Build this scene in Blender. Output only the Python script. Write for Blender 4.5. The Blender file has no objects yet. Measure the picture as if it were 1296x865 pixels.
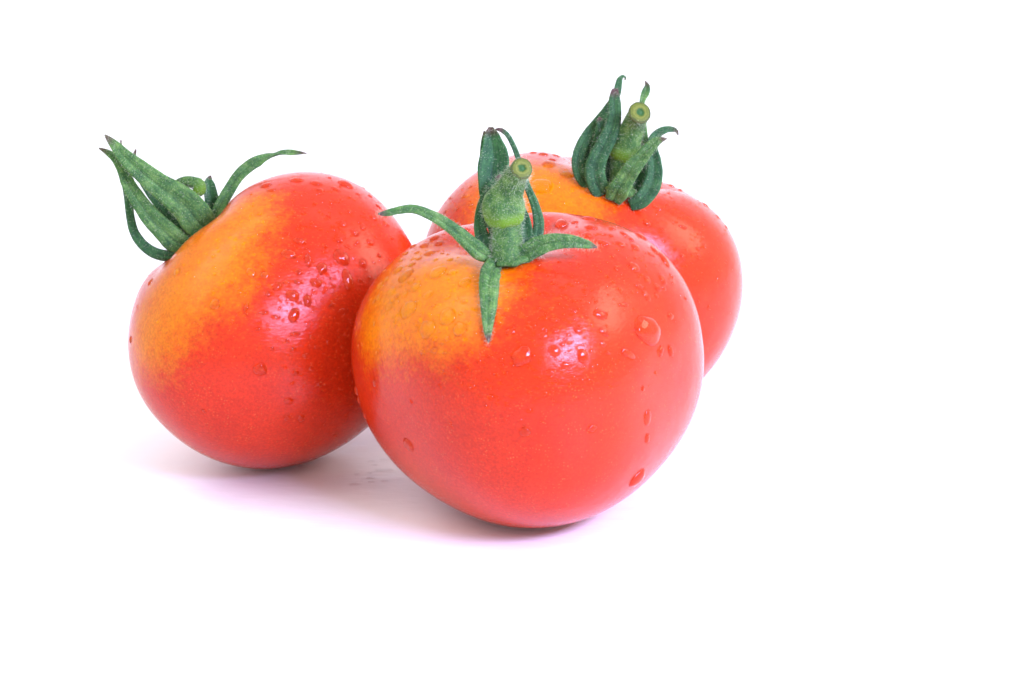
import bpy, math, random
import numpy as np
from mathutils import Vector, noise
from mathutils.bvhtree import BVHTree
random.seed(7); rng = np.random.default_rng(7)
C = bpy.context.scene.collection
SC = bpy.context.scene

# ------------------------------------------------------------------ camera
W, H, F = 1296., 865., 3060.
PITCH = math.radians(15.0)
FW = np.array([0, math.cos(PITCH), -math.sin(PITCH)])
RT = np.array([1., 0, 0]); UP = np.cross(RT, FW)
CAM = np.array([0, 0, .03]) - .49 * FW
cd = bpy.data.cameras.new('camera'); cam = bpy.data.objects.new('camera', cd); C.objects.link(cam)
cam.location = CAM; cam.rotation_euler = (math.pi / 2 - PITCH, 0, 0)
cd.sensor_width = 36; cd.lens = 36 * F / W; cd.clip_start = .01; cd.clip_end = 50
cd.dof.use_dof = True; cd.dof.focus_distance = .472; cd.dof.aperture_fstop = 40
SC.camera = cam

# ------------------------------------------------------------------ light
w = bpy.data.worlds.new('World'); SC.world = w; w.use_nodes = True
w.node_tree.nodes['Background'].inputs[0].default_value = (.94, .95, 1.0, 1)
w.node_tree.nodes['Background'].inputs[1].default_value = 1.35

def softbox(name, d, dist, sx, sy, power, col):
    l = bpy.data.lights.new(name, 'AREA'); l.shape = 'RECTANGLE'; l.size = sx; l.size_y = sy
    l.energy = power; l.color = col
    o = bpy.data.objects.new(name, l); C.objects.link(o)
    d = Vector(d).normalized(); o.location = Vector((0, 0, .035)) + d * dist
    o.rotation_euler = d.to_track_quat('Z', 'Y').to_euler()
    return o
softbox('flash_softbox', (.60, -.62, .51), .60, .35, .12, 8.8, (.54, .53, 1.0))
softbox('warm_softbox', (.88, .08, .55), .75, .30, .30, 1.9, (1.0, .88, .68))
softbox('left_softbox', (-.60, -.12, .78), .90, .5, .5, 1.2, (1.0, .92, .80))
#softbox('back_softbox', (.05, .75, .80), .85, .9, .3, .9, (.96, .97, 1.0))
for _x in (-.55, .55):      # two unseen lamps, added to keep the sweep behind the table white
    _o = softbox('added_backdrop_light', (_x, .15, 1.), 1.05, .7, .35, 1.2, (.98, .98, 1.0))
    _o.rotation_euler = (Vector(_o.location) - Vector((_x, 1.0, .25))).to_track_quat('Z', 'Y').to_euler()
SC.view_settings.view_transform = 'Standard'; SC.view_settings.look = 'None'
SC.view_settings.exposure = 0.0; SC.view_settings.gamma = 1.0
SC.cycles.use_denoising = True; SC.cycles.sample_clamp_indirect = 0; SC.cycles.blur_glossy = .3
SC.cycles.caustics_refractive = True; SC.cycles.caustics_reflective = True

# ------------------------------------------------------------------ helpers
def ray(px, py):
    d = FW + RT * (px - W / 2) / F + UP * (H / 2 - py) / F      # depth along FW is 1
    return d
def at(px, py, depth): return CAM + ray(px, py) * depth
def depth_of(p): return float((np.array(p) - CAM) @ FW)
def proj(p):
    d = np.array(p) - CAM; z = d @ FW
    return W / 2 + F * (d @ RT) / z, H / 2 - F * (d @ UP) / z

def mesh_obj(name, V, faces, mat, parent=None, smooth=True, attrs=None, shift=None):
    V = np.asarray(V, float)
    if shift is not None: V = V - np.asarray(shift)
    me = bpy.data.meshes.new(name); me.from_pydata(V.tolist(), [], faces); me.update()
    if smooth: me.polygons.foreach_set('use_smooth', [True] * len(me.polygons))
    for k, a in (attrs or {}).items():
        at_ = me.attributes.new(k, 'FLOAT', 'POINT'); at_.data.foreach_set('value', np.asarray(a, np.float32))
    me.materials.append(mat)
    o = bpy.data.objects.new(name, me); C.objects.link(o)
    if parent: o.parent = parent
    return o
def tag(o, label, cat, group=None):
    o['label'] = label; o['category'] = cat
    if group: o['group'] = group

def new_mat(name):
    m = bpy.data.materials.new(name); m.use_nodes = True
    nt = m.node_tree; b = nt.nodes['Principled BSDF']
    def N(t, **kw):
        n = nt.nodes.new(t)
        for k, v in kw.items():
            if k.startswith('i_'): n.inputs[int(k[2:])].default_value = v
            else: setattr(n, k, v)
        return n
    L = lambda a, b_: nt.links.new(a, b_)
    return m, nt, b, N, L
def ramp(N, stops):
    r = N('ShaderNodeValToRGB'); e = r.color_ramp.elements
    while len(e) < len(stops): e.new(.5)
    for k, (p, c) in enumerate(stops): e[k].position = p; e[k].color = (*c, 1)
    return r

# ------------------------------------------------------------------ materials
def skin_material(name, red, orange, deep, seed):
    m, nt, b, N, L = new_mat(name)
    tc = N('ShaderNodeTexCoord'); mp = N('ShaderNodeMapping'); L(tc.outputs['Object'], mp.inputs[0])
    mp.inputs['Location'].default_value = (seed, seed * .7, 0)
    def noise_(scale, detail=3, rough=.55):
        n = N('ShaderNodeTexNoise'); n.inputs['Scale'].default_value = scale
        n.inputs['Detail'].default_value = detail; n.inputs['Roughness'].default_value = rough
        L(mp.outputs[0], n.inputs['Vector']); return n
    def math_(op, a, b_=None, clamp=False):
        n = N('ShaderNodeMath', operation=op, use_clamp=clamp)
        for i, x in enumerate((a, b_)):
            if x is None: continue
            if isinstance(x, (int, float)): n.inputs[i].default_value = x
            else: L(x, n.inputs[i])
        return n.outputs[0]
    def mix(f, a, b_, mode='MIX'):
        n = N('ShaderNodeMix', data_type='RGBA', blend_type=mode)
        for i, x in ((0, f), (6, a), (7, b_)):
            if isinstance(x, (int, float)): n.inputs[i].default_value = x
            elif isinstance(x, tuple): n.inputs[i].default_value = (*x, 1)
            else: L(x, n.inputs[i])
        return n.outputs[2]
    rp = N('ShaderNodeAttribute', attribute_name='unripe')
    # ragged edge of the unripe zone: soft large noise + fine mottling
    nz = math_('MULTIPLY', math_('SUBTRACT', noise_(190, 5, .7).outputs[0], .5), .9)
    nf = math_('MULTIPLY', math_('SUBTRACT', noise_(900, 5, .7).outputs[0], .5), .95)
    s = math_('ADD', math_('ADD', rp.outputs['Fac'], nz), nf)
    mr = N('ShaderNodeMapRange', interpolation_type='SMOOTHSTEP'); L(s, mr.inputs[0])
    mr.inputs[1].default_value = .12; mr.inputs[2].default_value = 1.1
    base = mix(mr.outputs[0], red, orange)
    # deeper red flushes
    fl = N('ShaderNodeMapRange'); L(noise_(60, 4, .6).outputs[0], fl.inputs[0])
    fl.inputs[1].default_value = .45; fl.inputs[2].default_value = .72; fl.inputs[4].default_value = .5
    base = mix(math_('MULTIPLY', fl.outputs[0], math_('SUBTRACT', 1.0, mr.outputs[0], True)), base, deep)
    # tiny golden cells seen through the skin
    v = N('ShaderNodeTexVoronoi'); v.inputs['Scale'].default_value = 1700; L(mp.outputs[0], v.inputs['Vector'])
    sp = N('ShaderNodeMapRange'); L(v.outputs['Distance'], sp.inputs[0])
    sp.inputs[1].default_value = .32; sp.inputs[2].default_value = .05; sp.inputs[3].default_value = 0; sp.inputs[4].default_value = 1
    msk = N('ShaderNodeMapRange'); L(noise_(420, 2).outputs[0], msk.inputs[0])
    msk.inputs[1].default_value = .45; msk.inputs[2].default_value = .7; msk.inputs[4].default_value = .8
    base = mix(math_('MULTIPLY', sp.outputs[0], msk.outputs[0]), base, (.6, .13, .03))
    # faint grainy pigment
    gr = N('ShaderNodeMapRange'); L(noise_(1900, 2, .7).outputs[0], gr.inputs[0])
    gr.inputs[1].default_value = .3; gr.inputs[2].default_value = .7; gr.inputs[3].default_value = .80; gr.inputs[4].default_value = 1.16
    cm = N('ShaderNodeCombineColor')
    for i in range(3): L(gr.outputs[0], cm.inputs[i])
    base = mix(1.0, base, cm.outputs[0], 'MULTIPLY')
    # under water the skin loses its own air interface, so its bare pigment albedo a/(.53+.47a) shows
    wt = N('ShaderNodeAttribute', attribute_name='wetted')
    va = N('ShaderNodeVectorMath', operation='MULTIPLY_ADD'); L(base, va.inputs[0]); va.inputs[1].default_value = (.47,) * 3; va.inputs[2].default_value = (.53,) * 3
    vd_ = N('ShaderNodeVectorMath', operation='DIVIDE'); L(base, vd_.inputs[0]); L(va.outputs[0], vd_.inputs[1])
    base = mix(math_('MULTIPLY', wt.outputs['Fac'], .62), base, vd_.outputs[0])
    L(base, b.inputs['Base Color'])
    b.inputs['Subsurface Weight'].default_value = .28
    b.inputs['Subsurface Radius'].default_value = (1.0, .25, .12); b.inputs['Subsurface Scale'].default_value = .004
    b.inputs['IOR'].default_value = 1.33
    rr = N('ShaderNodeMapRange'); L(noise_(500, 3).outputs[0], rr.inputs[0])
    rr.inputs[3].default_value = .13; rr.inputs[4].default_value = .20
    L(rr.outputs[0], b.inputs['Roughness'])
    # under a drop the water matches the skin's index: the shine moves to the drop's own surface
    L(math_('MULTIPLY', math_('SUBTRACT', 1.0, wt.outputs['Fac'], True), .5), b.inputs['Specular IOR Level'])
    # fine wrinkled relief, drawn out round the fruit, and soft undulation
    mw = N('ShaderNodeMapping'); L(tc.outputs['Object'], mw.inputs[0]); mw.inputs['Scale'].default_value = (1, 1, 3.4); mw.inputs['Rotation'].default_value = (.1, .25, 0)
    w1 = N('ShaderNodeTexNoise'); w1.inputs['Scale'].default_value = 800; w1.inputs['Detail'].default_value = 4; w1.inputs['Roughness'].default_value = .6
    w1.inputs['Distortion'].default_value = .6; L(mw.outputs[0], w1.inputs['Vector'])
    b1 = N('ShaderNodeBump'); b1.inputs['Strength'].default_value = .55; b1.inputs['Distance'].default_value = .00010
    L(w1.outputs[0], b1.inputs['Height'])
    b2 = N('ShaderNodeBump'); b2.inputs['Strength'].default_value = .35; b2.inputs['Distance'].default_value = .0006
    L(noise_(130, 2).outputs[0], b2.inputs['Height']); L(b1.outputs[0], b2.inputs['Normal'])
    L(b2.outputs[0], b.inputs['Normal'])
    return m

def green_material(name, dark, mid, light, tipcol=(.07, .035, .03), rib=True, lime=False):
    m, nt, b, N, L = new_mat(name)
    tc = N('ShaderNodeTexCoord')
    n = N('ShaderNodeTexNoise'); n.inputs['Scale'].default_value = 420; n.inputs['Detail'].default_value = 5; n.inputs['Roughness'].default_value = .65
    L(tc.outputs['Object'], n.inputs['Vector'])
    r = ramp(N, [(.32, dark), (.52, mid), (.74, light)]); L(n.outputs[0], r.inputs[0])
    v = N('ShaderNodeTexVoronoi'); v.inputs['Scale'].default_value = 2300; L(tc.outputs['Object'], v.inputs['Vector'])
    mv = N('ShaderNodeMapRange'); L(v.outputs['Distance'], mv.inputs[0]); mv.inputs[1].default_value = .1; mv.inputs[2].default_value = .45
    mv.inputs[3].default_value = .45; mv.inputs[4].default_value = 0
    mx = N('ShaderNodeMix', data_type='RGBA'); L(mv.outputs[0], mx.inputs[0]); L(r.outputs[0], mx.inputs[6]); mx.inputs[7].default_value = (light[0] * 1.6, light[1] * 1.35, light[2] * 1.2, 1)
    out = mx.outputs[2]
    al = N('ShaderNodeAttribute', attribute_name='along')
    ed = N('ShaderNodeAttribute', attribute_name='across')
    if rib:   # pale edge, darker midrib
        ab = N('ShaderNodeMath', operation='ABSOLUTE'); L(ed.outputs['Fac'], ab.inputs[0])
        r2 = ramp(N, [(0, (.6, .62, .5)), (.10, (1, 1, 1)), (.8, (1, 1, 1)), (1.0, (1.3, 1.25, 1.1))]); L(ab.outputs[0], r2.inputs[0])
        m2 = N('ShaderNodeMix', data_type='RGBA', blend_type='MULTIPLY'); m2.inputs[0].default_value = .75
        L(out, m2.inputs[6]); L(r2.outputs[0], m2.inputs[7]); out = m2.outputs[2]
    if rib:   # fine parallel veins
        cx_ = N('ShaderNodeCombineXYZ'); m5 = N('ShaderNodeMath', operation='MULTIPLY'); m5.inputs[1].default_value = 7; L(ed.outputs['Fac'], m5.inputs[0]); L(m5.outputs[0], cx_.inputs[0])
        m6 = N('ShaderNodeMath', operation='MULTIPLY'); m6.inputs[1].default_value = 5; L(al.outputs['Fac'], m6.inputs[0]); L(m6.outputs[0], cx_.inputs[1])
        nv = N('ShaderNodeTexNoise'); nv.inputs['Scale'].default_value = 1.; nv.inputs['Detail'].default_value = 3; L(cx_.outputs[0], nv.inputs['Vector'])
        r5 = ramp(N, [(.35, (.62, .66, .66)), (.65, (1.25, 1.2, 1.15))]); L(nv.outputs[0], r5.inputs[0])
        m7 = N('ShaderNodeMix', data_type='RGBA', blend_type='MULTIPLY'); m7.inputs[0].default_value = .9; L(out, m7.inputs[6]); L(r5.outputs[0], m7.inputs[7]); out = m7.outputs[2]
    if tipcol:
        a2 = N('ShaderNodeMath', operation='MULTIPLY_ADD'); L(n.outputs[0], a2.inputs[0]); a2.inputs[1].default_value = .10; L(al.outputs['Fac'], a2.inputs[2])
        mr = N('ShaderNodeMapRange'); L(a2.outputs[0], mr.inputs[0]); mr.inputs[1].default_value = .96; mr.inputs[2].default_value = 1.02
        m3 = N('ShaderNodeMix', data_type='RGBA'); L(mr.outputs[0], m3.inputs[0]); L(out, m3.inputs[6]); m3.inputs[7].default_value = (*tipcol, 1); out = m3.outputs[2]
    if lime:  # the swollen joint is bright lime at its lower edge
        a2 = N('ShaderNodeMath', operation='MULTIPLY_ADD'); L(n.outputs[0], a2.inputs[0]); a2.inputs[1].default_value = .22; L(al.outputs['Fac'], a2.inputs[2])
        mr = N('ShaderNodeMapRange', interpolation_type='SMOOTHSTEP'); L(a2.outputs[0], mr.inputs[0]); mr.inputs[1].default_value = .48; mr.inputs[2].default_value = .12; mr.inputs[3].default_value = 0; mr.inputs[4].default_value = .9
        m3 = N('ShaderNodeMix', data_type='RGBA'); L(mr.outputs[0], m3.inputs[0]); L(out, m3.inputs[6]); m3.inputs[7].default_value = (.13, .27, .012, 1); out = m3.outputs[2]
    L(out, b.inputs['Base Color'])
    b.inputs['Roughness'].default_value = .68; b.inputs['Specular IOR Level'].default_value = .3
    b.inputs['Sheen Weight'].default_value = .07; b.inputs['Sheen Roughness'].default_value = .4
    b.inputs['Subsurface Weight'].default_value = .12; b.inputs['Subsurface Radius'].default_value = (.5, 1, .3); b.inputs['Subsurface Scale'].default_value = .0008
    bp = N('ShaderNodeBump'); bp.inputs['Strength'].default_value = .8; bp.inputs['Distance'].default_value = .00022
    n2 = N('ShaderNodeTexNoise'); n2.inputs['Scale'].default_value = 1500; n2.inputs['Detail'].default_value = 3; L(tc.outputs['Object'], n2.inputs['Vector'])
    L(n2.outputs[0], bp.inputs['Height']); L(bp.outputs[0], b.inputs['Normal'])
    return m

RED, ORA, DEEP = (.50, .024, .003), (.68, .178, .0005), (.37, .011, .002)
M_skin = [skin_material('tomato_skin_%s' % n, r, o, d, s) for n, r, o, d, s in
          (('near', RED, ORA, DEEP, 0.), ('left', (.50, .024, .004), (.60, .160, .0006), (.38, .012, .003), .31), ('rear', (.52, .029, .005), (.62, .158, .001), (.44, .016, .003), .57))]
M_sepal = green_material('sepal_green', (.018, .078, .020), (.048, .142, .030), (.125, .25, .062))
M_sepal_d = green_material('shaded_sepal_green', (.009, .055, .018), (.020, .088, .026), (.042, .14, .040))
M_stem = green_material('stem_green', (.012, .062, .014), (.042, .125, .024), (.14, .26, .065), tipcol=None, rib=False)
M_knob = green_material('joint_green', (.012, .062, .014), (.042, .125, .024), (.14, .26, .065), tipcol=None, rib=False, lime=True)
m, nt, b, N, L = new_mat('cut_stem'); al = N('ShaderNodeAttribute', attribute_name='along'); tc = N('ShaderNodeTexCoord')
nn = N('ShaderNodeTexNoise'); nn.inputs['Scale'].default_value = 1800; L(tc.outputs['Object'], nn.inputs['Vector'])
ma = N('ShaderNodeMath', operation='MULTIPLY_ADD'); L(nn.outputs[0], ma.inputs[0]); ma.inputs[1].default_value = .34; L(al.outputs['Fac'], ma.inputs[2])
r = ramp(N, [(.34, (.03, .10, .025)), (.44, (.025, .085, .015)), (.52, (.10, .125, .018)), (.66, (.14, .17, .025)), (.78, (.085, .11, .015)), (.88, (.12, .15, .022)), (.96, (.035, .06, .010)), (1., (.08, .10, .03))]); L(ma.outputs[0], r.inputs[0])
L(r.outputs[0], b.inputs['Base Color']); b.inputs['Roughness'].default_value = .6; b.inputs['Specular IOR Level'].default_value = .2; M_cut = m
m, nt, b, N, L = new_mat('pale_plant_hair'); b.inputs['Base Color'].default_value = (.50, .58, .38, 1); b.inputs['Roughness'].default_value = .35; b.inputs['Transmission Weight'].default_value = .2; M_hair = m
m, nt, b, N, L = new_mat('water'); nt.nodes.remove(b)
g = N('ShaderNodeBsdfGlass'); g.inputs['IOR'].default_value = 1.33; g.inputs['Roughness'].default_value = 0.0
L(g.outputs[0], nt.nodes['Material Output'].inputs[0]); M_water = m
m, nt, b, N, L = new_mat('thin_water'); nt.nodes.remove(b)      # beads too shallow to bend much light
g = N('ShaderNodeBsdfGlass'); g.inputs['IOR'].default_value = 1.33; g.inputs['Roughness'].default_value = 0.0
tr = N('ShaderNodeBsdfTransparent'); mx = N('ShaderNodeMixShader'); mx.inputs[0].default_value = .5
L(tr.outputs[0], mx.inputs[1]); L(g.outputs[0], mx.inputs[2]); L(mx.outputs[0], nt.nodes['Material Output'].inputs[0]); M_thin = m

m, nt, b, N, L = new_mat('white_tabletop'); tc = N('ShaderNodeTexCoord'); mp = N('ShaderNodeMapping'); L(tc.outputs['Object'], mp.inputs[0]); mp.inputs['Scale'].default_value = (1, 2.5, 1)
mp.inputs['Rotation'].default_value = (0, 0, .12)
n1 = N('ShaderNodeTexNoise'); n1.inputs['Scale'].default_value = 90; n1.inputs['Detail'].default_value = 6; n1.inputs['Roughness'].default_value = .6; L(mp.outputs[0], n1.inputs['Vector'])
bp = N('ShaderNodeBump'); bp.inputs['Strength'].default_value = .35; bp.inputs['Distance'].default_value = .0006; L(n1.outputs[0], bp.inputs['Height']); L(bp.outputs[0], b.inputs['Normal'])
r = ramp(N, [(.3, (.875, .875, .895)), (.7, (.905, .90, .915))]); L(n1.outputs[0], r.inputs[0]); L(r.outputs[0], b.inputs['Base Color'])
b.inputs['Roughness'].default_value = .38; M_table = m

# ------------------------------------------------------------------ tabletop
def sheet(name, prof, x0, x1, thick):
    V = []; fs = []
    for x in (x0, x1):
        for (y, z, ny, nz) in prof: V.append((x, y, z)); V.append((x, y - ny * thick, z - nz * thick))
    n = len(prof); g = lambda s_, i, b_: s_ * 2 * n + 2 * i + b_
    for i in range(n - 1):
        fs.append((g(0, i, 0), g(1, i, 0), g(1, i + 1, 0), g(0, i + 1, 0))); fs.append((g(0, i, 1), g(0, i + 1, 1), g(1, i + 1, 1), g(1, i, 1)))
        for s_ in (0, 1):
            q_ = (g(s_, i, 0), g(s_, i + 1, 0), g(s_, i + 1, 1), g(s_, i, 1)); fs.append(q_ if s_ == 0 else q_[::-1])
    fs.append((g(0, 0, 0), g(0, 0, 1), g(1, 0, 1), g(1, 0, 0))); fs.append((g(0, n - 1, 0), g(1, n - 1, 0), g(1, n - 1, 1), g(0, n - 1, 1)))
    o = mesh_obj(name, V, fs, M_table, smooth=False)
    for p_ in o.data.polygons: p_.use_smooth = len(prof) > 2 and abs(p_.normal.x) < .5
    o['kind'] = 'structure'; return o
sheet('tabletop', [(-.9, 0, 0, 1), (.5, 0, 0, 1)], -1.6, 1.6, .02)
R_ = .35
sheet('backdrop', [(.5 + R_ * math.sin(a), R_ - R_ * math.cos(a), -math.sin(a), math.cos(a)) for a in np.linspace(0, math.pi / 2, 24)] + [(.5 + R_, 1.3, -1, 0)], -1.6, 1.6, .005)

# ------------------------------------------------------------------ tomato bodies
def body(q, nt_=170, nph=208, rib=.010, nrib=5, phase=0.):
    x, y, tx, ty, R, ht, hb, a, b_, A1, B1, A2, B2, A3, B3 = q
    th = np.linspace(0, math.pi, nt_)[:, None]; ph = np.linspace(0, 2 * math.pi, nph, endpoint=False)[None]
    s = np.sin(th); c = np.cos(th); rn = np.abs(s) ** a
    rr = R * rn * (1 + (A1 * np.cos(ph) + B1 * np.sin(ph)) * c + s * (A2 * np.cos(2 * ph) + B2 * np.sin(2 * ph) + A3 * np.cos(3 * ph) + B3 * np.sin(3 * ph)))
    z = np.where(c > 0, ht * R, hb * R) * np.sign(c) * np.abs(c) ** b_ * np.ones_like(ph)
    top = (c > 0) * 1.
    z = z - top * .16 * R * np.exp(-(rn / .33) ** 2)
    z = z + top * rib * R * np.exp(-((rn - .42) / .22) ** 2) * np.cos(nrib * ph + phase)      # shoulder ribs
    P = np.stack([rr * np.cos(ph), rr * np.sin(ph), z], -1).reshape(-1, 3)
    ang = math.hypot(tx, ty) + 1e-9; k = np.array([-ty, tx, 0]) / ang
    rot = lambda P: P * math.cos(ang) + np.cross(k, P) * math.sin(ang) + np.outer(P @ k, k) * (1 - math.cos(ang))
    Q = rot(P); mz = Q[:, 2].min() + .00012; Q[:, 2] -= mz; Q[:, 0] += x; Q[:, 1] += y
    cal = rot(np.array([[0, 0, ht * R - .16 * R]]))[0] - [0, 0, mz] + [x, y, 0]
    ax = rot(np.array([[0, 0, 1.]]))[0]; cen = np.array([x, y, -mz])
    # collapse poles to single vertices
    V = np.concatenate([Q[:1], Q[nph:-nph], Q[-1:]])
    nr = nt_ - 2; f = []
    for j in range(nph):
        j2 = (j + 1) % nph
        f.append((0, 1 + j, 1 + j2))
        f.append((len(V) - 1, 1 + (nr - 1) * nph + j2, 1 + (nr - 1) * nph + j))
    for i in range(nr - 1):
        for j in range(nph):
            j2 = (j + 1) % nph
            f.append((1 + i * nph + j, 1 + (i + 1) * nph + j, 1 + (i + 1) * nph + j2, 1 + i * nph + j2))
    return V, f, cal, ax, cen

QS = dict(
 near=[0.0035, -0.0182, -0.1277, -0.1236, 0.033, 0.9046, 0.8784, 0.8383, 0.8992, -0.0451, -0.0367, 0.0202, 0.023, -0.0196, 0.0907],
 left=[-0.0505, 0.0182, -0.7251, 0.0756, 0.0317, 0.8145, 0.9864, 0.9474, 0.9365, 0.0095, 0.0052, -0.0263, 0.0608, 0.0534, -0.0157],
 rear=[0.0167, 0.0546, 0.2832, 0.1126, 0.0346, 0.7743, 0.8012, 0.6484, 1.0224, 0.0253, 0.0034, 0.029, 0.0797, -0.0159, -0.0536])
LAB = dict(near='red tomato nearest the camera, upright, with an orange patch left of its fuzzy green stem',
           left='red and orange tomato lying tipped to the left, its green leaves pointing up left',
           rear='red tomato at the back right with dark green leaves closed round its stem')
# unripe zones: (pixel seen in the photograph, radius m, weight)
ZONES = dict(
 near=[((545, 365), .0125, 1.0), ((500, 385), .010, .95), ((590, 350), .011, .95), ((470, 415), .008, .75), ((620, 340), .006, .5), ((575, 400), .008, .7), ((505, 330), .008, .6)],
 left=[((312, 262), .007, .8), ((290, 290), .010, 1.0), ((255, 325), .011, 1.05), ((225, 365), .011, 1.05), ((195, 405), .010, 1.0), ((185, 435), .009, .8), ((275, 345), .009, .5)],
 rear=[((690, 240), .012, .95), ((650, 235), .010, .6), ((730, 262), .010, .7), ((600, 250), .012, .45), ((850, 300), .010, .12)])
T = {}
for i, (n, q) in enumerate(QS.items()):
    V, f, cal, ax, cen = body(q, phase=i * 1.3)
    bvh = BVHTree.FromPolygons([Vector(v) for v in V], f)
    base = np.array([cen[0], cen[1], 0.])
    def hit(px, py, bvh=bvh):
        d = Vector(ray(px, py)).normalized(); h = bvh.ray_cast(Vector(CAM), d)
        return (None, None) if h[0] is None else (np.array(h[0]), np.array(h[1]))
    def unripe(V):
        un = np.zeros(len(V))
        for (px, py), rad, wt in ZONES[n]:
            p, _ = hit(px, py)
            if p is None: continue
            d2 = ((V - p) ** 2).sum(1); un = 1 - (1 - np.clip(un, 0, 1)) * (1 - np.clip((.8 if n == 'left' else 1.) * wt * np.exp(-d2 / rad ** 2), 0, 1))
        # the far side, which the photograph does not show, is a little uneven too
        back = np.clip(((V - cen) @ np.array([.3, .95, .1])) / .03, 0, 1)
        return np.clip(un + .22 * back * np.clip((V - cen) @ ax / .03, 0, 1), 0, 1)
    un = unripe(V); HV, hf_, *_ = body(q, nt_=330, nph=400, phase=i * 1.3)
    root = bpy.data.objects.new('tomato', None); root.empty_display_size = .02; C.objects.link(root); root.location = base
    tag(root, LAB[n], 'tomato', 'three wet tomatoes on the white table')
    fo = mesh_obj('fruit', HV, hf_, M_skin[i], root, attrs={'unripe': unripe(HV), 'wetted': np.zeros(len(HV))}, shift=base)
    T[n] = dict(V=V, bvh=bvh, cal=cal, ax=ax, cen=cen, base=base, root=root, hit=hit, un=un, dep=depth_of(cal), HV=HV, fruit=fo, wet=np.zeros(len(HV)))

# ------------------------------------------------------------------ calyx and stems
Z = {  # magnified views of the photograph: x0, y0, pixels per photo pixel
 'P': (0, 0, 1.), 'n1': (470, 140, 4.32), 'n2': (560, 260, 4.552), 'l1': (110, 150, 4.32), 'r1': (700, 80, 4.3222),
 's6': (440, 260, 3.93), 's7': (640, 260, 3.93), 's8': (430, 460, 2.757), 'u1': (280, 200, 3.93), 'u5': (140, 320, 3.088), 'u4': (780, 210, 3.089), 'k8': (600, 380, 6.48)}
def tp(z, x, y): a = Z[z]; return a[0] + x / a[2], a[1] + y / a[2]

def spline(P, n):
    P = np.asarray(P, float); k = len(P)
    t = np.concatenate([[0], np.cumsum(np.linalg.norm(np.diff(P[:, :3], axis=0), axis=1))]); t /= t[-1]
    # Catmull-Rom through non-uniform knots (finite-difference tangents)
    m_ = np.gradient(P, t, axis=0, edge_order=1)
    out = []
    for s in np.linspace(0, 1, n):
        i = min(max(np.searchsorted(t, s) - 1, 0), k - 2); h = t[i + 1] - t[i]; u = (s - t[i]) / h
        out.append((2 * u**3 - 3 * u**2 + 1) * P[i] + (u**3 - 2 * u**2 + u) * h * m_[i] + (-2 * u**3 + 3 * u**2) * P[i + 1] + (u**3 - u**2) * h * m_[i + 1])
    return np.array(out)

def path3d(t, z, pts, deps, wid, n, w_is=1.0):
    """pts in a magnified view; deps: photo-pixel offsets towards the camera from the calyx base, or ('s', off) = off the skin"""
    out = []
    for (x, y), d, wd in zip(pts, deps, wid):
        px, py = tp(z, x, y); D0 = t['dep']; u = D0 / F
        if isinstance(d, tuple):
            p, _ = t['hit'](px, py); dep = (depth_of(p) if p is not None else D0) - d[1] * u
        else: dep = D0 - d * u
        out.append([*at(px, py, dep), wd / Z[z][2] * dep / F])
    return spline(out, n)

def hairs(V, Nn, count, lmin, lmax, parent, base, rad=.000018, rs=None):
    rs = rs or rng; idx = rs.integers(0, len(V), count); vs = []; fs = []
    for i in idx:
        nrm = Nn[i] + rs.normal(0, .35, 3); nrm /= np.linalg.norm(nrm)
        a = np.cross(nrm, rs.normal(size=3)); a /= np.linalg.norm(a); bb = np.cross(nrm, a)
        p = V[i] + rs.normal(0, .00028, 3); l = rs.uniform(lmin, lmax); bend = rs.normal(0, .25) * l
        k = len(vs)
        for th in (0, 2.1, 4.2): vs.append(p + rad * (a * math.cos(th) + bb * math.sin(th)) - nrm * .0001)
        mid = p + nrm * l * .55 + a * bend * .3
        for th in (0, 2.1, 4.2): vs.append(mid + rad * .7 * (a * math.cos(th) + bb * math.sin(th)))
        vs.append(p + nrm * l + a * bend)
        for j in range(3):
            j2 = (j + 1) % 3
            fs.append((k + j, k + j2, k + 3 + j2, k + 3 + j)); fs.append((k + 3 + j, k + 3 + j2, k + 6))
    o = mesh_obj('hair', vs, fs, M_hair, parent, smooth=False, shift=base); o['kind'] = 'stuff'
    return o

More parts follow.
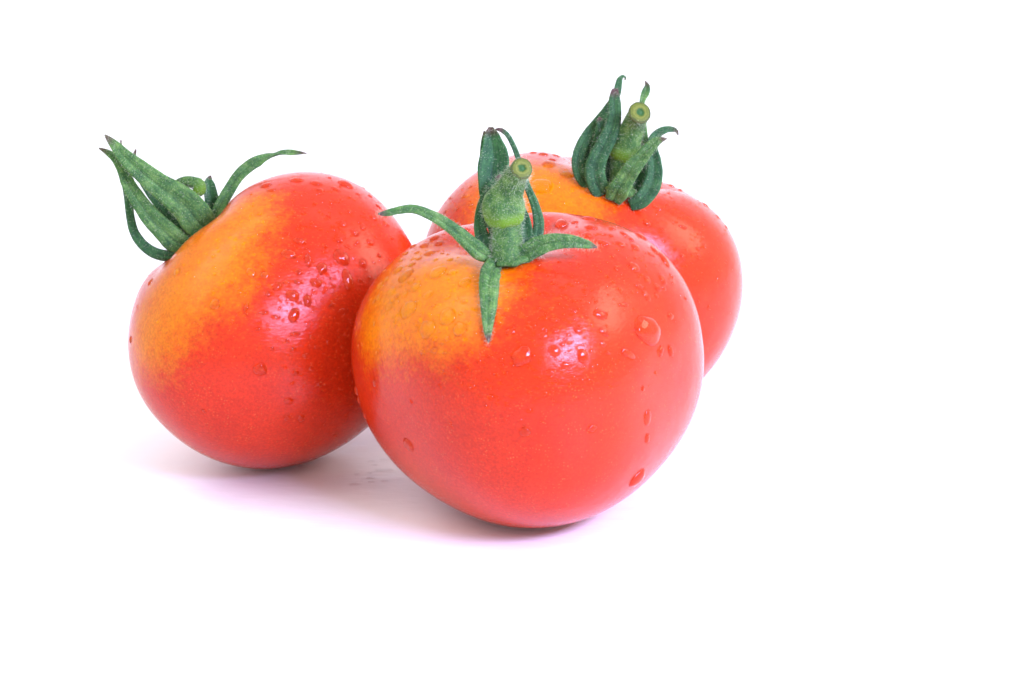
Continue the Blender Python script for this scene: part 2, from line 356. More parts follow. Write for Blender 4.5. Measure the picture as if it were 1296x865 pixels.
def sepal(t, z, pts, deps, wid, thick=.22, curl=.18, twist=0., mat=None, n=34, nh=350, label=None, fold=.0, seed=0, hl=1.):
    S = path3d(t, z, pts, deps, wid, n); P = S[:, :3]; Wd = np.maximum(S[:, 3], .00018)
    Tn = np.gradient(P, axis=0); Tn /= np.linalg.norm(Tn, axis=1)[:, None]
    m = 11; rows = []; al = []; ac = []
    for i in range(n):
        f = CAM - P[i]; f /= np.linalg.norm(f); tg = Tn[i]
        ws = np.cross(tg, f); ws /= np.linalg.norm(ws) + 1e-9
        nr = np.cross(ws, tg)
        if nr @ f < 0: nr = -nr
        tw = twist if not callable(twist) else twist(i / (n - 1))
        ws, nr = ws * math.cos(tw) + nr * math.sin(tw), nr * math.cos(tw) - ws * math.sin(tw)
        hw = Wd[i] / 2 * (1 + .05 * noise.noise(Vector((i * .35, seed * 3.1, 0))))
        off = .00025 * noise.noise(Vector((i * .22, seed * 7.7, 5)))
        ring = []
        for side in (1, -1):
            us = np.linspace(-1, 1, m) if side == 1 else np.linspace(1, -1, m)[1:-1]
            for u in us:
                v = math.copysign(abs(u) ** .9, u)
                tk = thick * hw * math.sqrt(max(0, 1 - u * u)) * (1. if side == 1 else .6)
                h = curl * hw * (u * u) * 2 + fold * hw * abs(u) + side * tk - (.16 * hw * math.exp(-(u / .16) ** 2) if side == 1 else 0)
                h += .05 * hw * noise.noise(Vector((u * 2.5, i * .3, seed * 2.)))
                ring.append(P[i] + ws * (v * hw) + nr * (h + off)); al.append(i / (n - 1)); ac.append(u)
        rows.append(ring)
    k = len(rows[0]); V = [p for r_ in rows for p in r_]; fs = []
    for i in range(n - 1):
        for j in range(k):
            j2 = (j + 1) % k; fs.append((i * k + j, i * k + j2, (i + 1) * k + j2, (i + 1) * k + j))
    fs.append(tuple(range(k))[::-1]); fs.append(tuple((n - 1) * k + j for j in range(k)))
    V = np.array(V)
    o = mesh_obj('sepal', V, fs, mat or M_sepal, t['root'], attrs={'along': al, 'across': ac}, shift=t['base'])
    if label: o['label'] = label
    Nn = V - np.repeat(P, k, 0); Nn /= np.linalg.norm(Nn, axis=1)[:, None] + 1e-9
    if nh: hairs(V, Nn, int(nh * 1.6), .0002 * hl, .0006 * hl, o, t['base'], rad=.000014)
    return o

def tube(t, name, S, mat, ns=36, parent=None, ribs=.035, cap=True, seed=0, t0=0., start_round=False):
    P = S[:, :3]; n = len(P); Tn = np.gradient(P, axis=0); Tn /= np.linalg.norm(Tn, axis=1)[:, None]
    ref = RT.copy(); V = []; al = []; Nn = []
    for i in range(n):
        a = ref - Tn[i] * (ref @ Tn[i]); a /= np.linalg.norm(a); ref = a; b_ = np.cross(Tn[i], a); r_ = S[i, 3]
        for j in range(ns):
            th = 2 * math.pi * j / ns
            d = a * math.cos(th) + b_ * math.sin(th)
            rr = r_ * (1 + ribs * math.cos(5 * th + seed) + .07 * noise.noise(Vector((math.cos(th) * 1.3, math.sin(th) * 1.3, i * .12 + seed))) + .025 * noise.noise(Vector((math.cos(th) * 4, math.sin(th) * 4, i * .5 + seed))))
            V.append(P[i] + d * rr); al.append(i / (n - 1)); Nn.append(d)
    fs = []
    for i in range(n - 1):
        for j in range(ns):
            j2 = (j + 1) % ns; fs.append((i * ns + j, i * ns + j2, (i + 1) * ns + j2, (i + 1) * ns + j))
    fs.append(tuple(range(ns))[::-1]); fs.append(tuple((n - 1) * ns + j for j in range(ns)))
    o = mesh_obj(name, V, fs, mat, parent or t['root'], attrs={'along': al, 'across': [.5] * len(al)}, shift=t['base'])
    return o, np.array(V), np.array(Nn), Tn[-1], P[-1], ref, S[-1, 3]

def stem(t, z, low, upp, nh=(2200, 0, 3000), cut=True, seed=0):
    """low / upp: lists of (x, y, depth, width) in the magnified view"""
    f = lambda L_: path3d(t, z, [(a[0], a[1]) for a in L_], [a[2] for a in L_], [a[3] for a in L_], 26)
    S1 = f(low); S3 = f(upp)
    for S in (S1, S3): S[:, 3] /= 2
    root, V, Nn, *_ = tube(t, 'stem', S1, M_stem, seed=seed); hairs(V, Nn, nh[0], .00012, .00042, root, t['base'], rad=.000020); hairs(V, Nn, 60, .0005, .0012, root, t['base'], rad=.000014)
    u, V, Nn, tg, end, ref, r_ = tube(t, 'stem_end', S3, M_knob, parent=t['root'], seed=seed + 2, ribs=.05); hairs(V, Nn, nh[2], .00012, .00042, u, t['base'], rad=.000019); hairs(V, Nn, 90, .0005, .0012, u, t['base'], rad=.000014)
    if cut:
        a = ref; b_ = np.cross(tg, a); V = [end + tg * .00028]; al = [0.]; fs = []; ns = 32; rings = [.12, .2, .27, .36, .5, .66, .8, .9, 1.0, 1.04]
        for ri, rr in enumerate(rings):
            hgt = .00028 + (.00012 if .3 < rr < .85 else 0) - (.0004 if rr > 1.0 else 0) - (.00012 if .15 < rr < .3 else 0)
            for j in range(ns):
                th = 2 * math.pi * j / ns; q_ = rr * r_ * (1.02 + .05 * noise.noise(Vector((math.cos(th) * 1.5, math.sin(th) * 1.5, seed))))
                V.append(end + (a * math.cos(th) + b_ * math.sin(th)) * q_ + tg * (hgt + .00008 * noise.noise(Vector((j * .9, ri, seed))))); al.append(min(rr * .86, 1))
        for j in range(ns): fs.append((0, 1 + j, 1 + (j + 1) % ns))
        for i in range(len(rings) - 1):
            for j in range(ns):
                j2 = (j + 1) % ns; fs.append((1 + i * ns + j, 1 + (i + 1) * ns + j, 1 + (i + 1) * ns + j2, 1 + i * ns + j2))
        mesh_obj('cut_face', V, fs, M_cut, u, attrs={'along': al}, shift=t['base'])

def collar(t, z, x, y, dep, rx, seed):
    """small fleshy disc where the sepals meet"""
    px, py = tp(z, x, y); D = t['dep'] - dep * t['dep'] / F; c = at(px, py, D); r_ = rx / Z[z][2] * D / F
    a = np.cross(t['ax'], [0, 1, .2]); a /= np.linalg.norm(a); b_ = np.cross(t['ax'], a); V = []; fs = []; al = []
    prof = [(0, .45), (.35, .42), (.65, .30), (.9, .12), (1., -.1), (.9, -.35), (0, -.45)]; ns = 30
    for pr, ph_ in prof:
        for j in range(ns):
            th = 2 * math.pi * j / ns; q_ = pr * r_ * (1 + .10 * math.cos(7 * th + seed)); V.append(c + (a * math.cos(th) + b_ * math.sin(th)) * q_ + t['ax'] * ph_ * r_ * .55); al.append(.2)
    for i in range(len(prof) - 1):
        for j in range(ns):
            j2 = (j + 1) % ns; fs.append((i * ns + j, (i + 1) * ns + j, (i + 1) * ns + j2, i * ns + j2))
    o = mesh_obj('calyx_base', V, fs, M_stem, t['root'], attrs={'along': al, 'across': al}, shift=t['base'])
    V = np.array(V); Nn = V - c + t['ax'] * r_ * .3; Nn /= np.linalg.norm(Nn, axis=1)[:, None]; hairs(V, Nn, 250, .0003, .0009, o, t['base'])

t = T['near']
p, _ = t['hit'](650, 335); t['dep'] = depth_of(p) + .0012
collar(t, 'P', 647, 326, 2, 25, .4)
stem(t, 'n1', [(735, 830, 0, 172), (742, 770, 2, 172), (742, 700, 3, 164), (738, 640, 4, 160), (735, 610, 5, 168)],
     [(737, 634, 4, 150), (734, 612, 5, 196), (731, 582, 7, 222), (728, 545, 10, 234), (727, 505, 16, 230), (744, 455, 26, 178), (770, 400, 40, 146), (796, 352, 56, 124), (822, 318, 76, 116)], seed=1)
sepal(t, 'n1', [(655, 805), (600, 778), (540, 728), (450, 650), (330, 575), (220, 538), (140, 548), (75, 563), (36, 566)], [2, 6, 12, 20, 26, 28, 28, 28, 28], [60, 95, 88, 72, 58, 50, 42, 34, 10], thick=.55, curl=.05, n=44, nh=700, label='long thin sepal arching out to the left', seed=1)
sepal(t, 'n2', [(365, 310), (325, 335), (290, 372), (272, 430), (268, 510), (266, 600), (262, 690), (263, 750), (267, 792)], [('s', 12), ('s', 14), ('s', 13), ('s', 10), ('s', 8), ('s', 7), ('s', 6), ('s', 5), ('s', 3)], [90, 128, 130, 122, 112, 92, 62, 38, 8], thick=.16, curl=-.05, n=44, nh=700, label='short pointed sepal hanging down over the red skin', seed=2)
sepal(t, 'n2', [(400, 350), (440, 310), (500, 265), (560, 232), (630, 212), (710, 207), (790, 216), (850, 230), (892, 243)], [4, 9, 15, 20, 24, 26, 26, 24, 22], [70, 100, 112, 112, 98, 84, 64, 42, 8], thick=.20, curl=.10, n=44, nh=700, label='curved sepal reaching out to the right', seed=3)
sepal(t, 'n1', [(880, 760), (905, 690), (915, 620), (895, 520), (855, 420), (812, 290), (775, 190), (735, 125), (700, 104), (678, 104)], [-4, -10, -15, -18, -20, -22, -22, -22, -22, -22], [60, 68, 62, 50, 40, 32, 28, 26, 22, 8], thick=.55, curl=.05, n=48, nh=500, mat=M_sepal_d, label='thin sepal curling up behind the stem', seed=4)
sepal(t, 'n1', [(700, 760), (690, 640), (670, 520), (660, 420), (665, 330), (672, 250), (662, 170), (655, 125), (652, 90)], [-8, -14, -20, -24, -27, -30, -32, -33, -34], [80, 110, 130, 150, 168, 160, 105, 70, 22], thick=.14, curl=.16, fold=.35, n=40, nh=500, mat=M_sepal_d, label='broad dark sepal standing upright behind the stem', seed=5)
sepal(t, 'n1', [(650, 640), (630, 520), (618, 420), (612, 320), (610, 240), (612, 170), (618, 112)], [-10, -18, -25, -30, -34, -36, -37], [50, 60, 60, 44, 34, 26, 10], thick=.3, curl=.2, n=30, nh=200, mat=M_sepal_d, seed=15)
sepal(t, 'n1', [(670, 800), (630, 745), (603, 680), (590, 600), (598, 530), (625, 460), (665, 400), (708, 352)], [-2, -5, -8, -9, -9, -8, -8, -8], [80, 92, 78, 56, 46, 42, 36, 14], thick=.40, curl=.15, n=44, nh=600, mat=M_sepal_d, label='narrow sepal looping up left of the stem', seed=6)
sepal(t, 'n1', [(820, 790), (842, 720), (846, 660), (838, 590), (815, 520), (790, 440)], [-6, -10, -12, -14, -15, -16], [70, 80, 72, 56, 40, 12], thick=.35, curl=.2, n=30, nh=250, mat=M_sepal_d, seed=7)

t = T['left']
bd = depth_of(t['cal']); t['dep'] = bd
collar(t, 'l1', 600, 640, -4, 105, .9)
stem(t, 'l1', [(620, 640, -4, 130), (598, 560, -4, 92), (588, 500, -4, 76), (590, 430, -4, 64)],
     [(600, 412, -4, 56), (614, 388, -4, 74), (612, 366, -4, 74), (580, 350, -5, 66), (540, 346, -8, 62), (502, 362, -12, 58), (482, 390, -16, 48)], nh=(400, 0, 900), seed=3)
sepal(t, 'l1', [(655, 610), (608, 560), (560, 495), (480, 425), (400, 370), (300, 290), (210, 212), (150, 145), (115, 108), (98, 90)], [4, 12, 18, 26, 32, 38, 42, 44, 44, 44], [150, 185, 182, 160, 136, 112, 84, 54, 28, 8], thick=.16, curl=.06, n=50, nh=900, label='broad pointed sepal lying foremost', seed=11)
sepal(t, 'l1', [(560, 690), (500, 680), (430, 620), (350, 540), (280, 445), (225, 355), (190, 270), (150, 215), (105, 182), (66, 163)], [6, 10, 14, 18, 22, 25, 27, 28, 28, 28], [90, 128, 126, 108, 92, 76, 62, 46, 30, 8], thick=.25, curl=.08, n=50, nh=800, label='long sepal just below the foremost one', seed=12)
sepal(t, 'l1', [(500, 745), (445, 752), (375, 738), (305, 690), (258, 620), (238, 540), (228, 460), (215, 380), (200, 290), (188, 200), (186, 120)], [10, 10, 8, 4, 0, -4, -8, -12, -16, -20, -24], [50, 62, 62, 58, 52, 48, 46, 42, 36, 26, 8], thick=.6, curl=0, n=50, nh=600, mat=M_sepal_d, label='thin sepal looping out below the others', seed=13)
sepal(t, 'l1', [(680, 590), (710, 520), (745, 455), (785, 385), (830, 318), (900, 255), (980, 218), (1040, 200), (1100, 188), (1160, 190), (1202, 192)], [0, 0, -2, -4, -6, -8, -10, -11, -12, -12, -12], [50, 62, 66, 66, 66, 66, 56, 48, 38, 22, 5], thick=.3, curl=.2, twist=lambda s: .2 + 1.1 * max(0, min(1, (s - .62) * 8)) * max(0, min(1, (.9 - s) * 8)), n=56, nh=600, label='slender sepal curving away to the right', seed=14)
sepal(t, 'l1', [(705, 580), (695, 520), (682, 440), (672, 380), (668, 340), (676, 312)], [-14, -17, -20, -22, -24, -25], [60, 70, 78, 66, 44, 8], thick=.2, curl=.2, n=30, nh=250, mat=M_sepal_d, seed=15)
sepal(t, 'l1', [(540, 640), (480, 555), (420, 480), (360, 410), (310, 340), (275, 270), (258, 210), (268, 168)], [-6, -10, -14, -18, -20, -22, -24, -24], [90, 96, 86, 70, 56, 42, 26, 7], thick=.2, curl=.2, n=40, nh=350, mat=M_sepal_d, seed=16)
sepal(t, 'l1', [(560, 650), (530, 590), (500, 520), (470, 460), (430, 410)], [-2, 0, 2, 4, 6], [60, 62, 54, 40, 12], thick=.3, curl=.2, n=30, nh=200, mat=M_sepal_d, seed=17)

t = T['rear']
p, _ = t['hit'](788, 262); t['dep'] = depth_of(p) + .002
collar(t, 'r1', 370, 690, -6, 125, .2)
stem(t, 'r1', [(378, 700, -6, 130), (372, 640, -4, 128), (372, 570, -2, 122), (385, 520, 0, 130)],
     [(384, 535, 0, 118), (387, 520, 1, 146), (391, 495, 3, 166), (397, 465, 5, 168), (403, 430, 9, 154), (418, 390, 14, 140), (440, 330, 26, 122), (458, 298, 36, 118), (473, 272, 48, 120)], nh=(700, 0, 1200), seed=5)
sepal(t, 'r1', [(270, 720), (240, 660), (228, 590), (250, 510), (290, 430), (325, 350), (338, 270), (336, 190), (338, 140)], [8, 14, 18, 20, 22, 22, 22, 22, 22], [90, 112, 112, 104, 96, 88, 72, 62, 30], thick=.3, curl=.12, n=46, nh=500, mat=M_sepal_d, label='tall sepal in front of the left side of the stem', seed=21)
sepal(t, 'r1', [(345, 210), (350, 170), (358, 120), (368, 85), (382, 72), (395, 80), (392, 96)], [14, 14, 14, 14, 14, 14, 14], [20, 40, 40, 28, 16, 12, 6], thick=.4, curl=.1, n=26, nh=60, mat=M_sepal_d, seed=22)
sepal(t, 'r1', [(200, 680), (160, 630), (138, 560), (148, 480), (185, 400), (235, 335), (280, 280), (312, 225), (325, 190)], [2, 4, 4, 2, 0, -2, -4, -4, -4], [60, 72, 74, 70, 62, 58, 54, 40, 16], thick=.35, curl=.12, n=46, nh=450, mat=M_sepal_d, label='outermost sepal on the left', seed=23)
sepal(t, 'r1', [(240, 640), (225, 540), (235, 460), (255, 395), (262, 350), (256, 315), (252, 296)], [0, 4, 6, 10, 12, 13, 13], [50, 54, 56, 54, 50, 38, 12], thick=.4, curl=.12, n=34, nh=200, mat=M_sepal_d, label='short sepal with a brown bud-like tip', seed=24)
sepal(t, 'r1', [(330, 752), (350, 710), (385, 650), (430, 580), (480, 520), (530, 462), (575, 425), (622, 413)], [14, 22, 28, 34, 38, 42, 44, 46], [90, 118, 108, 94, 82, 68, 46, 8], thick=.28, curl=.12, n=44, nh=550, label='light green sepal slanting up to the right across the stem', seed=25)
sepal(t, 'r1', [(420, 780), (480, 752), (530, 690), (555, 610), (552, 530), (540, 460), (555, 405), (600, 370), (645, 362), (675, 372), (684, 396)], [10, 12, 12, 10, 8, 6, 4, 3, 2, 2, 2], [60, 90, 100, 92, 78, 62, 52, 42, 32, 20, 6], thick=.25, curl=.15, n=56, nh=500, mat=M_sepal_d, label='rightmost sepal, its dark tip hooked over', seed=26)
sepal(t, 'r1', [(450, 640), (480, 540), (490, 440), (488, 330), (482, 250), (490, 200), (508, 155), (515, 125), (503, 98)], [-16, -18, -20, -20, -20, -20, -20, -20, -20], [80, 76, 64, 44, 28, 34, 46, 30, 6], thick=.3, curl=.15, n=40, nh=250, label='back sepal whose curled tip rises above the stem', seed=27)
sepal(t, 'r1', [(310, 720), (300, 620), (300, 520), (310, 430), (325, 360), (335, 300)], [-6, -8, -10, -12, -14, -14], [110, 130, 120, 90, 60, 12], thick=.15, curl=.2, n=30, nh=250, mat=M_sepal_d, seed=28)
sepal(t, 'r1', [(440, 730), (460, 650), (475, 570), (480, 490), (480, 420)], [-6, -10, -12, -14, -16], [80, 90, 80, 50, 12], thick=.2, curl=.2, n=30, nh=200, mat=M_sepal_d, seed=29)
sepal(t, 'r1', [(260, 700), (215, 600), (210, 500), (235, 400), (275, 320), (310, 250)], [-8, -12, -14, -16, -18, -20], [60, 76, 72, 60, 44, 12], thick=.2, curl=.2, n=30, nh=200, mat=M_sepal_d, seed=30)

# ------------------------------------------------------------------ water
def drop_mesh(t, p, nrm, r, asp=1., rot=0., hgt=None, irr=.12, seed=0, ns=22, nr=6, sag=0.):
    """a dome of water that follows the skin below it; r in metres"""
    n = Vector(nrm).normalized(); up = Vector(UP); u = Vector(RT); u = (u - n * u.dot(n)); u.normalize(); v = n.cross(u)
    if v.dot(up) < 0: v = -v
    cr, sr = math.cos(rot), math.sin(rot); u, v = u * cr + v * sr, v * cr - u * sr
    hgt = hgt or r * .42; P = Vector(p); V = []; fs = []
    def skin(q):
        if t is None: return Vector((q.x, q.y, 0.)), Vector((0, 0, 1))
        loc, nn, _, _ = t['bvh'].find_nearest(q); return loc, nn
    if t is not None:
        d = t['HV'] - np.array(P); m_ = np.nonzero((d ** 2).sum(1) < (r * max(1, asp) * 1.1) ** 2)[0]
        if len(m_):
            dx = d[m_] @ np.array(u) / r; dy = d[m_] @ np.array(v) / (r * asp); rho_ = np.hypot(dx, dy)
            t['wet'][m_] = np.maximum(t['wet'][m_], np.clip((1.04 - rho_) / .12, 0, 1))
    def pt(rho, th, top):
        rr = r * (1 + irr * noise.noise(Vector((math.cos(th) * 1.1, math.sin(th) * 1.1, seed * 1.7))) * 1.8 + irr * .5 * noise.noise(Vector((math.cos(th) * 2.4, math.sin(th) * 2.4, seed * 2.9))))
        x = rho * rr * math.cos(th); y = rho * rr * asp * math.sin(th)
        s_, nn = skin(P + u * x + v * y)
        if top:
            h = hgt * (max(0, 1 - rho ** 2.3)) ** .62 * (1 - sag * rho * math.sin(th))
            return s_ + n * h + nn * .00001
        return s_ - nn * (.00012 if rho < .99 else .00004)
    V.append(pt(0, 0, True))
    rings = [(k / nr) ** .8 for k in range(1, nr + 1)]
    for rho in rings:
        for j in range(ns): V.append(pt(rho * .998 if rho == 1 else rho, 2 * math.pi * j / ns, True))
    k0 = len(V)
    for j in range(ns): V.append(pt(1., 2 * math.pi * j / ns, False))
    V.append(pt(0, 0, False))
    for j in range(ns):
        j2 = (j + 1) % ns; fs.append((0, 1 + j, 1 + j2))
        for i in range(nr): a = 1 + i * ns; fs.append((a + j, a + ns + j, a + ns + j2, a + j2))
        fs.append((k0 + j, len(V) - 1, k0 + j2))
    if Vector(n).dot((V[1] - V[0]).cross(V[2] - V[0])) < 0: fs = [f_[::-1] for f_ in fs]
    return V, fs

NUM = [0]
def add_drop(tn, z, x, y, rx, ry=None, rot=0., label=None, hf=.38, irr=.12, group=None):
    ry = ry or rx; t = T[tn] if tn else None; px, py = tp(z, x, y)
    # the drop stands on whichever fruit the eye meets there
    if t:
        p, n = t['hit'](px, py)
        if p is None: return None
        dep = depth_of(p); vd = -ray(px, py); vd = vd / np.linalg.norm(vd); cosv = max(.22, float(n @ vd))
        loc = t['bvh'].find_nearest(Vector(p)); n = np.array(loc[1])
        # foreshortening direction in the picture
        fx = n @ RT; fy = n @ UP; fl = math.hypot(fx, fy) + 1e-6; fx /= fl; fy /= fl
        rr_ = math.radians(-rot); ax_ = np.array([math.cos(rr_), math.sin(rr_)])
        dot1 = abs(ax_ @ [fx, fy]); dot2 = abs(np.array([-ax_[1], ax_[0]]) @ [fx, fy])
        kx = 1 / math.sqrt((1 - dot1**2) + (dot1 * cosv)**2); ky = 1 / math.sqrt((1 - dot2**2) + (dot2 * cosv)**2)
        kx = dot1 * min(1 / cosv, 2.2) + (1 - dot1); ky = dot2 * min(1 / cosv, 2.2) + (1 - dot2)
    else:
        d = ray(px, py); dep = -CAM[2] / d[2]; p = CAM + d * dep; n = np.array([0, 0, 1.]); kx, ky = 1, min(3.2, 1 / .31)
    s = dep / F / Z[z][2]; r = rx * s * kx; r2 = ry * s * ky; NUM[0] += 1
    small = max(rx, ry) / Z[z][2] < 3
    V, fs = drop_mesh(t, p, n, r, r2 / r, math.radians(-rot), hf * math.sqrt(r * r2) if t else .00006 + .03 * min(r, r2), irr, NUM[0], ns=12 if small else 22, nr=4 if small else 7)
    o_ = np.array(p)
    o = mesh_obj('water_droplet', V, fs, M_water if t else M_thin, shift=o_); o.location = o_
    if t:
        i = int(((t['V'] - p) ** 2).sum(1).argmin()); org = t['un'][i] > .4
        nm = {'near': 'nearest tomato', 'left': 'tipped tomato', 'rear': 'back tomato'}[tn]
        if tn == 'near':
            if org: spot = 'left edge of the orange patch' if px < 500 else 'top of the orange patch' if py < 335 else 'middle of the orange patch'
            elif py > 480: spot = 'lower half'
            elif px < 620: spot = 'red skin round the orange patch'
            elif px >= 790 and py >= 405: spot = 'right flank'
            elif 640 < px < 790 and py >= 405: spot = 'violet highlight'
            elif py < 315: spot = 'top rim right of the stem'
            elif px >= 735: spot = 'right shoulder'
            else: spot = 'red skin between stem and highlight'
        elif tn == 'left':
            if org: spot = 'orange band'
            elif py > 435: spot = 'lower half'
            elif py < 250: spot = 'top edge'
            elif 340 < px < 425 and py > 340: spot = 'pink highlight'
            elif px >= 425: spot = 'right side'
            else: spot = 'red skin between orange band and highlight'
        else: spot = 'left part' if px < 760 else 'right part'
        sz = 'tiny' if max(rx, ry) / Z[z][2] < 3 else 'small'; shp = 'long' if max(rx, ry) > 1.45 * min(rx, ry) else 'round'
        d_ = sz + ' ' + shp + ' droplet on the ' + spot + ' of the ' + nm
        tag(o, label or d_, 'water droplet', None if label else d_.replace('droplet', 'droplets'))
    else:
        if group: tag(o, 'tiny flat water droplet on the white table right of the nearest tomato', 'water droplet', group)
        else: tag(o, label or 'small flat water droplet on the white table between the tomatoes', 'water droplet', None if label else 'flat droplets on the white table')
    return o

near6 = [(445,335,42,24,-15,'large oval droplet, highest of the big ones on the nearest orange patch'),(583,383,28,22,0),(497,553,40,40,0,'round droplet on the orange patch, middle of three left of the hanging sepal'),(393,615,42,42,0,'big round droplet on the lower left of the orange patch'),(558,615,34,32,0,'squarish red-tinted droplet just left of the hanging sepal'),(300,520,38,36,0,'wide shallow droplet in the middle of the orange patch'),(288,350,34,18,-20),(250,322,18,14,0),(337,407,20,17,0),(315,378,18,13,-40),(215,432,18,16,0),(207,503,18,16,0),(285,440,12,16,0),(245,455,10,9,0),(245,480,10,10,0),(400,445,24,14,-10),(408,238,26,14,-25),(432,162,26,14,-15),(380,200,22,14,-20),(325,205,18,10,-35),(455,190,20,12,-20),(590,120,18,12,0),(520,335,20,12,0),(495,460,14,8,0),(580,480,16,8,0),(428,722,20,16,0),(372,730,12,15,0),(435,670,9,9,0),(470,690,8,9,0),(497,665,12,14,0),(480,735,14,8,0),(190,370,10,10,0),(160,400,12,14,0),(230,560,8,8,0),(455,630,8,7,0),(320,295,14,9,0),(290,240,14,8,-30),(345,235,12,8,-30),(175,470,8,8,0),(150,460,9,12,0),(560,540,10,8,0),(265,275,12,8,-30),(355,265,12,8,0),(180,330,10,8,-40),(470,240,10,6,0),(510,270,14,8,0),(440,270,10,7,0),(130,480,7,12,20),(270,400,9,7,0),(190,540,8,7,0),(130,590,6,12,15),(350,480,8,7,0),(430,500,9,7,0),(365,545,7,6,0),(240,600,7,6,0),(545,470,9,6,0)]
near7 = [(300,33,62,30,3,'wide domed droplet on the top edge right of the stem'),(278,97,34,22,-10,'rounded droplet below the domed one at the top'),(425,110,32,15,0),(410,148,24,15,0),(343,85,18,10,0),(490,190,30,12,5),(575,195,20,11,5),(645,210,20,13,20),(415,68,30,14,20),(530,115,18,9,10),(590,145,18,9,10),(670,155,34,16,30),(740,225,26,12,35),(785,270,45,13,38,'stretched droplet on the upper right shoulder'),(625,170,14,9,20),(718,243,12,8,30),(640,310,30,17,40,'slanting oval droplet on the right shoulder'),(705,372,16,13,30),(780,370,20,12,25),(663,403,17,12,-20),(755,410,17,17,0),(785,412,10,14,0),(700,447,24,14,35),(750,450,9,11,0),(708,622,60,64,0,'largest droplet, bulging on the right side of the nearest tomato'),(820,550,13,14,0),(470,543,32,22,0),(825,355,10,8,0),(895,465,8,8,0),(590,495,20,9,-20),(770,725,14,18,40),(820,725,11,22,-30),(610,740,34,18,15),(490,632,26,16,20),(485,690,18,14,0),(362,623,24,20,0),(185,648,26,18,0),(245,625,24,14,0),(245,572,24,14,0),(242,725,32,28,30,'roundish droplet in the middle of the violet highlight'),(385,752,26,40,-20,'hooked droplet at the right end of the violet highlight'),(300,797,26,18,0),(222,832,32,18,0),(80,750,48,57,20,'large flat oval droplet at the left end of the violet highlight'),(20,630,26,18,0),(310,645,11,10,0),(295,668,11,9,0),(280,693,13,12,0),(228,672,9,9,0),(312,725,7,7,0),(245,765,6,8,0),(525,150,10,6,0),(480,145,10,6,0),(560,90,12,6,20),(130,610,9,7,0),(145,750,7,6,0),(510,735,14,9,0),(340,528,18,8,0),(270,460,7,5,0),(395,450,10,5,-40),(230,375,12,7,0),(90,465,14,7,0),(215,350,9,6,0),(550,320,8,5,0),(690,90,9,5,30),(860,300,7,10,30)]
near8 = [(646,240,20,17,0,'small round droplet low on the red face, left one of a level pair'),(880,228,16,13,0,'small round droplet low on the red face, right one of a level pair'),(1073,190,10,24,0,'slender upright droplet on the lower right side'),(1073,263,7,14,0),(1038,402,20,30,25,'orange-looking teardrop near the bottom right edge'),(240,285,13,20,-15,'teardrop near the lower left edge'),(1058,88,6,10,0),(58,98,8,12,0),(66,130,6,8,0),(88,185,5,7,0),(540,38,6,6,0),(585,32,5,5,0),(120,70,6,10,10)]
for z, L_ in (('s6', near6), ('s7', near7), ('s8', near8)):
    for a in L_: add_drop('near', z, *a[:5], label=a[5] if len(a) > 5 else None, hf=.6 if a[:2] in ((300, 33), (278, 97)) else .36 if max(a[2], a[3]) / Z[z][2] > 6 else .40)
left1 = [(600,495,45,32,20,'large bright droplet right of centre with a pointed left end'),(632,610,26,62,-18,'long running droplet on the right part of the tipped tomato'),(500,550,26,30,0,'oval droplet just above the pink highlight'),(470,622,30,22,15,'oval droplet at the top right of the pink highlight'),(355,685,34,28,25,'ragged droplet in the upper left of the pink highlight'),(428,710,20,30,0,'pear-shaped droplet in the middle of the pink highlight'),(362,785,26,38,20,'tall droplet in the lower left of the pink highlight'),(388,570,20,16,0),(432,510,16,36,-10),(388,415,36,16,10),(335,478,38,24,0),(148,570,20,30,-30),(215,585,22,20,0),(278,640,24,20,0),(235,680,14,14,0),(325,620,18,12,0),(385,618,22,13,0),(705,525,20,22,0),(665,372,20,18,0),(610,330,16,16,0),(705,345,14,18,0),(742,420,18,16,0),(590,410,20,14,0),(515,437,14,14,0),(690,610,14,14,0),(735,597,12,12,0),(465,748,11,9,0),(395,722,8,9,0),(785,487,10,10,0),(620,132,36,18,15,'flat oval droplet on the top edge of the tipped tomato'),(472,127,26,11,0),(375,112,32,12,-5),(490,160,18,8,0),(567,155,16,8,0),(222,137,30,11,-15),(250,160,20,8,0),(185,640,14,11,0),(680,420,10,9,0),(820,330,12,10,0),(760,300,10,8,0),(535,290,16,8,30),(545,735,10,8,0),(460,340,14,8,0),(300,400,12,8,0),(545,600,8,10,0),(620,440,8,7,0),(660,500,9,8,0),(720,560,8,8,0),(760,520,8,7,0),(680,180,10,6,20),(540,100,9,5,0),(740,190,10,7,30),(780,240,12,8,40),(640,270,9,7,0),(560,360,9,8,0),(85,655,6,8,0),(60,625,5,8,0),(240,520,9,6,0),(410,450,12,6,0),(850,400,8,8,0),(590,640,8,7,0),(560,680,6,6,0)]
left5 = [(408,200,21,22,0,'round droplet beside the orange band of the tipped tomato'),(583,455,27,25,0,'round glinting droplet low in the middle of the tipped tomato'),(78,340,6,13,0),(695,580,18,13,20),(745,648,13,14,0),(690,648,12,10,0),(763,405,15,13,0),(715,380,13,11,0),(785,455,12,10,0),(785,330,10,10,0),(803,370,9,9,0),(720,318,20,10,0),(600,235,18,11,0),(645,252,20,9,10),(530,212,8,26,20),(690,345,10,8,0),(725,470,12,12,0),(630,375,9,9,0),(815,515,10,8,0),(365,620,8,7,0),(475,270,7,10,0),(870,205,14,10,0),(905,225,14,8,-20),(850,350,8,7,0),(155,115,16,6,-50),(260,75,10,10,0),(575,300,14,7,0)]
for z, L_ in (('u1', left1), ('u5', left5)):
    for a in L_: add_drop('left', z, *a[:5], label=a[5] if len(a) > 5 else None)
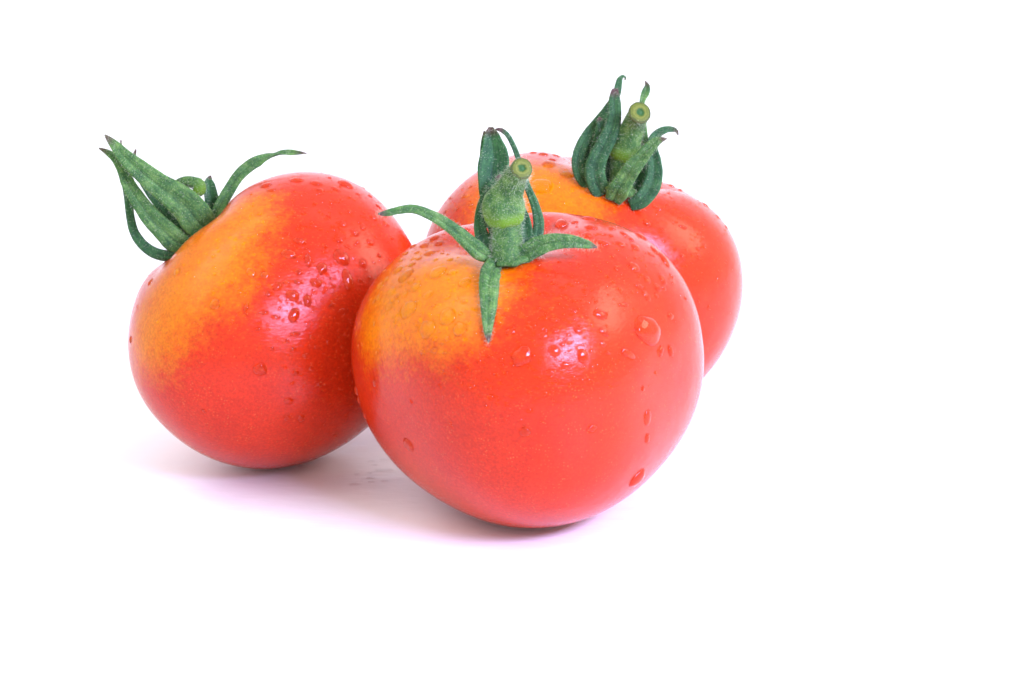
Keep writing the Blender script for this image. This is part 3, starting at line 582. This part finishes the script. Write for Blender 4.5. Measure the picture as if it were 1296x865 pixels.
rear = [('n1',970,295,38,22,10,'oval red droplet high on the tomato at the back, right of the cut stem'),('n1',940,240,24,11,0),('n1',885,232,18,8,0),('n1',990,270,18,8,0),('n1',928,415,70,42,-8,'broad droplet on the orange part of the tomato at the back'),('n1',1012,248,16,6,0),('n1',1075,350,30,16,20),('n1',540,420,8,6,0),('n1',560,340,7,5,0),('n1',505,470,8,7,0),('n1',470,540,8,7,0),('n1',430,480,7,7,0),('n1',400,560,6,8,0),('n1',545,520,9,6,0),
        ('u4',260,355,11,13,0),('u4',318,325,9,7,0),('u4',230,378,9,6,0),('u4',275,332,5,5,0),('u4',290,345,5,5,0),('u4',320,360,5,5,0),('u4',296,378,5,5,0),('u4',260,240,16,7,0),('u4',120,225,18,11,20),('u4',350,155,9,6,0),('u4',215,78,10,6,0),('u4',250,95,10,7,20),('u4',290,112,8,6,0),('u4',175,250,7,5,0),('u4',362,555,5,9,0),('u4',322,530,4,7,0),('u4',395,200,6,5,0),('u4',430,240,5,6,0),('u4',150,160,8,5,0),('u4',170,170,6,5,0)]
for a in rear: add_drop('rear', *a[:6], label=a[6] if len(a) > 6 else None)
for (x, y, rx, ry) in [(486,595.5,12,2.4),(469,605,7,2),(448,613,7.5,2),(470,584.5,5,1.4),(486,582,6,1.5),(474,589,3.5,1.3),(452,600.6,4,1.3),(487,609,5,1.6),(470,610,5,1.4),(467.6,599,4,1.3),(891,588,5,1.2),(898,596,4,1.1),(880,604,4,1.1)]:
    add_drop(None, 'P', x, y, rx, ry, 0, label='longest flat droplet on the white table between the two front tomatoes' if x == 486 and rx == 12 else (None), group='flat droplets right of the nearest tomato' if x > 800 else None)

def mist(tn, count, areas, rmin, rmax):
    """fine beads of water: far too many to count; one joined mesh on each fruit"""
    t = T[tn]; V = []; fs = []; got = 0; tries = 0
    while got < count and tries < count * 8:
        tries += 1
        if areas and rng.random() < .82:
            cx, cy, sx, sy = areas[rng.integers(len(areas))]
            p, n = t['hit'](cx + rng.normal() * sx, cy + rng.normal() * sy)
            if p is None: continue
        else:   # the rest of the upper skin, the unseen side too
            i = rng.integers(len(t['V'])); p = t['V'][i]; n = (p - t['cen']); n = n / np.linalg.norm(n)
            if n[2] < .15: continue
        if np.linalg.norm(p - t['cal']) < .004: continue
        r = rmin + (rmax - rmin) * rng.random() ** 3
        v, f_ = drop_mesh(t, p, n, r, rng.uniform(.7, 1.2), rng.uniform(0, 3), r * .42, .1, got, ns=7, nr=2)
        k = len(V); V += v; fs += [tuple(k + q for q in ff) for ff in f_]; got += 1
    o = mesh_obj('water_mist', V, fs, M_thin, shift=t['base']); o.location = t['base']
    o['kind'] = 'stuff'; o['category'] = 'water mist'
    o['label'] = 'fine beads of water sprayed over the ' + {'near': 'nearest tomato', 'left': 'tipped tomato on the left', 'rear': 'tomato at the back right'}[tn]
mist('near', 1100, [(520, 330, 35, 25), (560, 300, 35, 12), (760, 300, 45, 18), (820, 330, 28, 30), (700, 445, 50, 25), (490, 380, 25, 30), (640, 400, 60, 40), (700, 370, 50, 25), (650, 480, 60, 30)], .00016, .00048)
mist('left', 900, [(430, 300, 50, 35), (400, 350, 40, 40), (470, 270, 30, 25), (440, 390, 30, 40), (350, 380, 50, 30), (390, 240, 50, 12), (420, 470, 30, 40), (310, 300, 40, 40)], .00016, .00048)
mist('rear', 600, [(620, 240, 35, 25), (700, 215, 30, 12), (860, 280, 30, 30), (900, 300, 22, 40), (840, 250, 25, 12), (750, 280, 40, 15), (590, 260, 25, 20)], .00016, .00044)

for t in T.values():
    t['fruit'].data.attributes['wetted'].data.foreach_set('value', t['wet'].astype(np.float32))
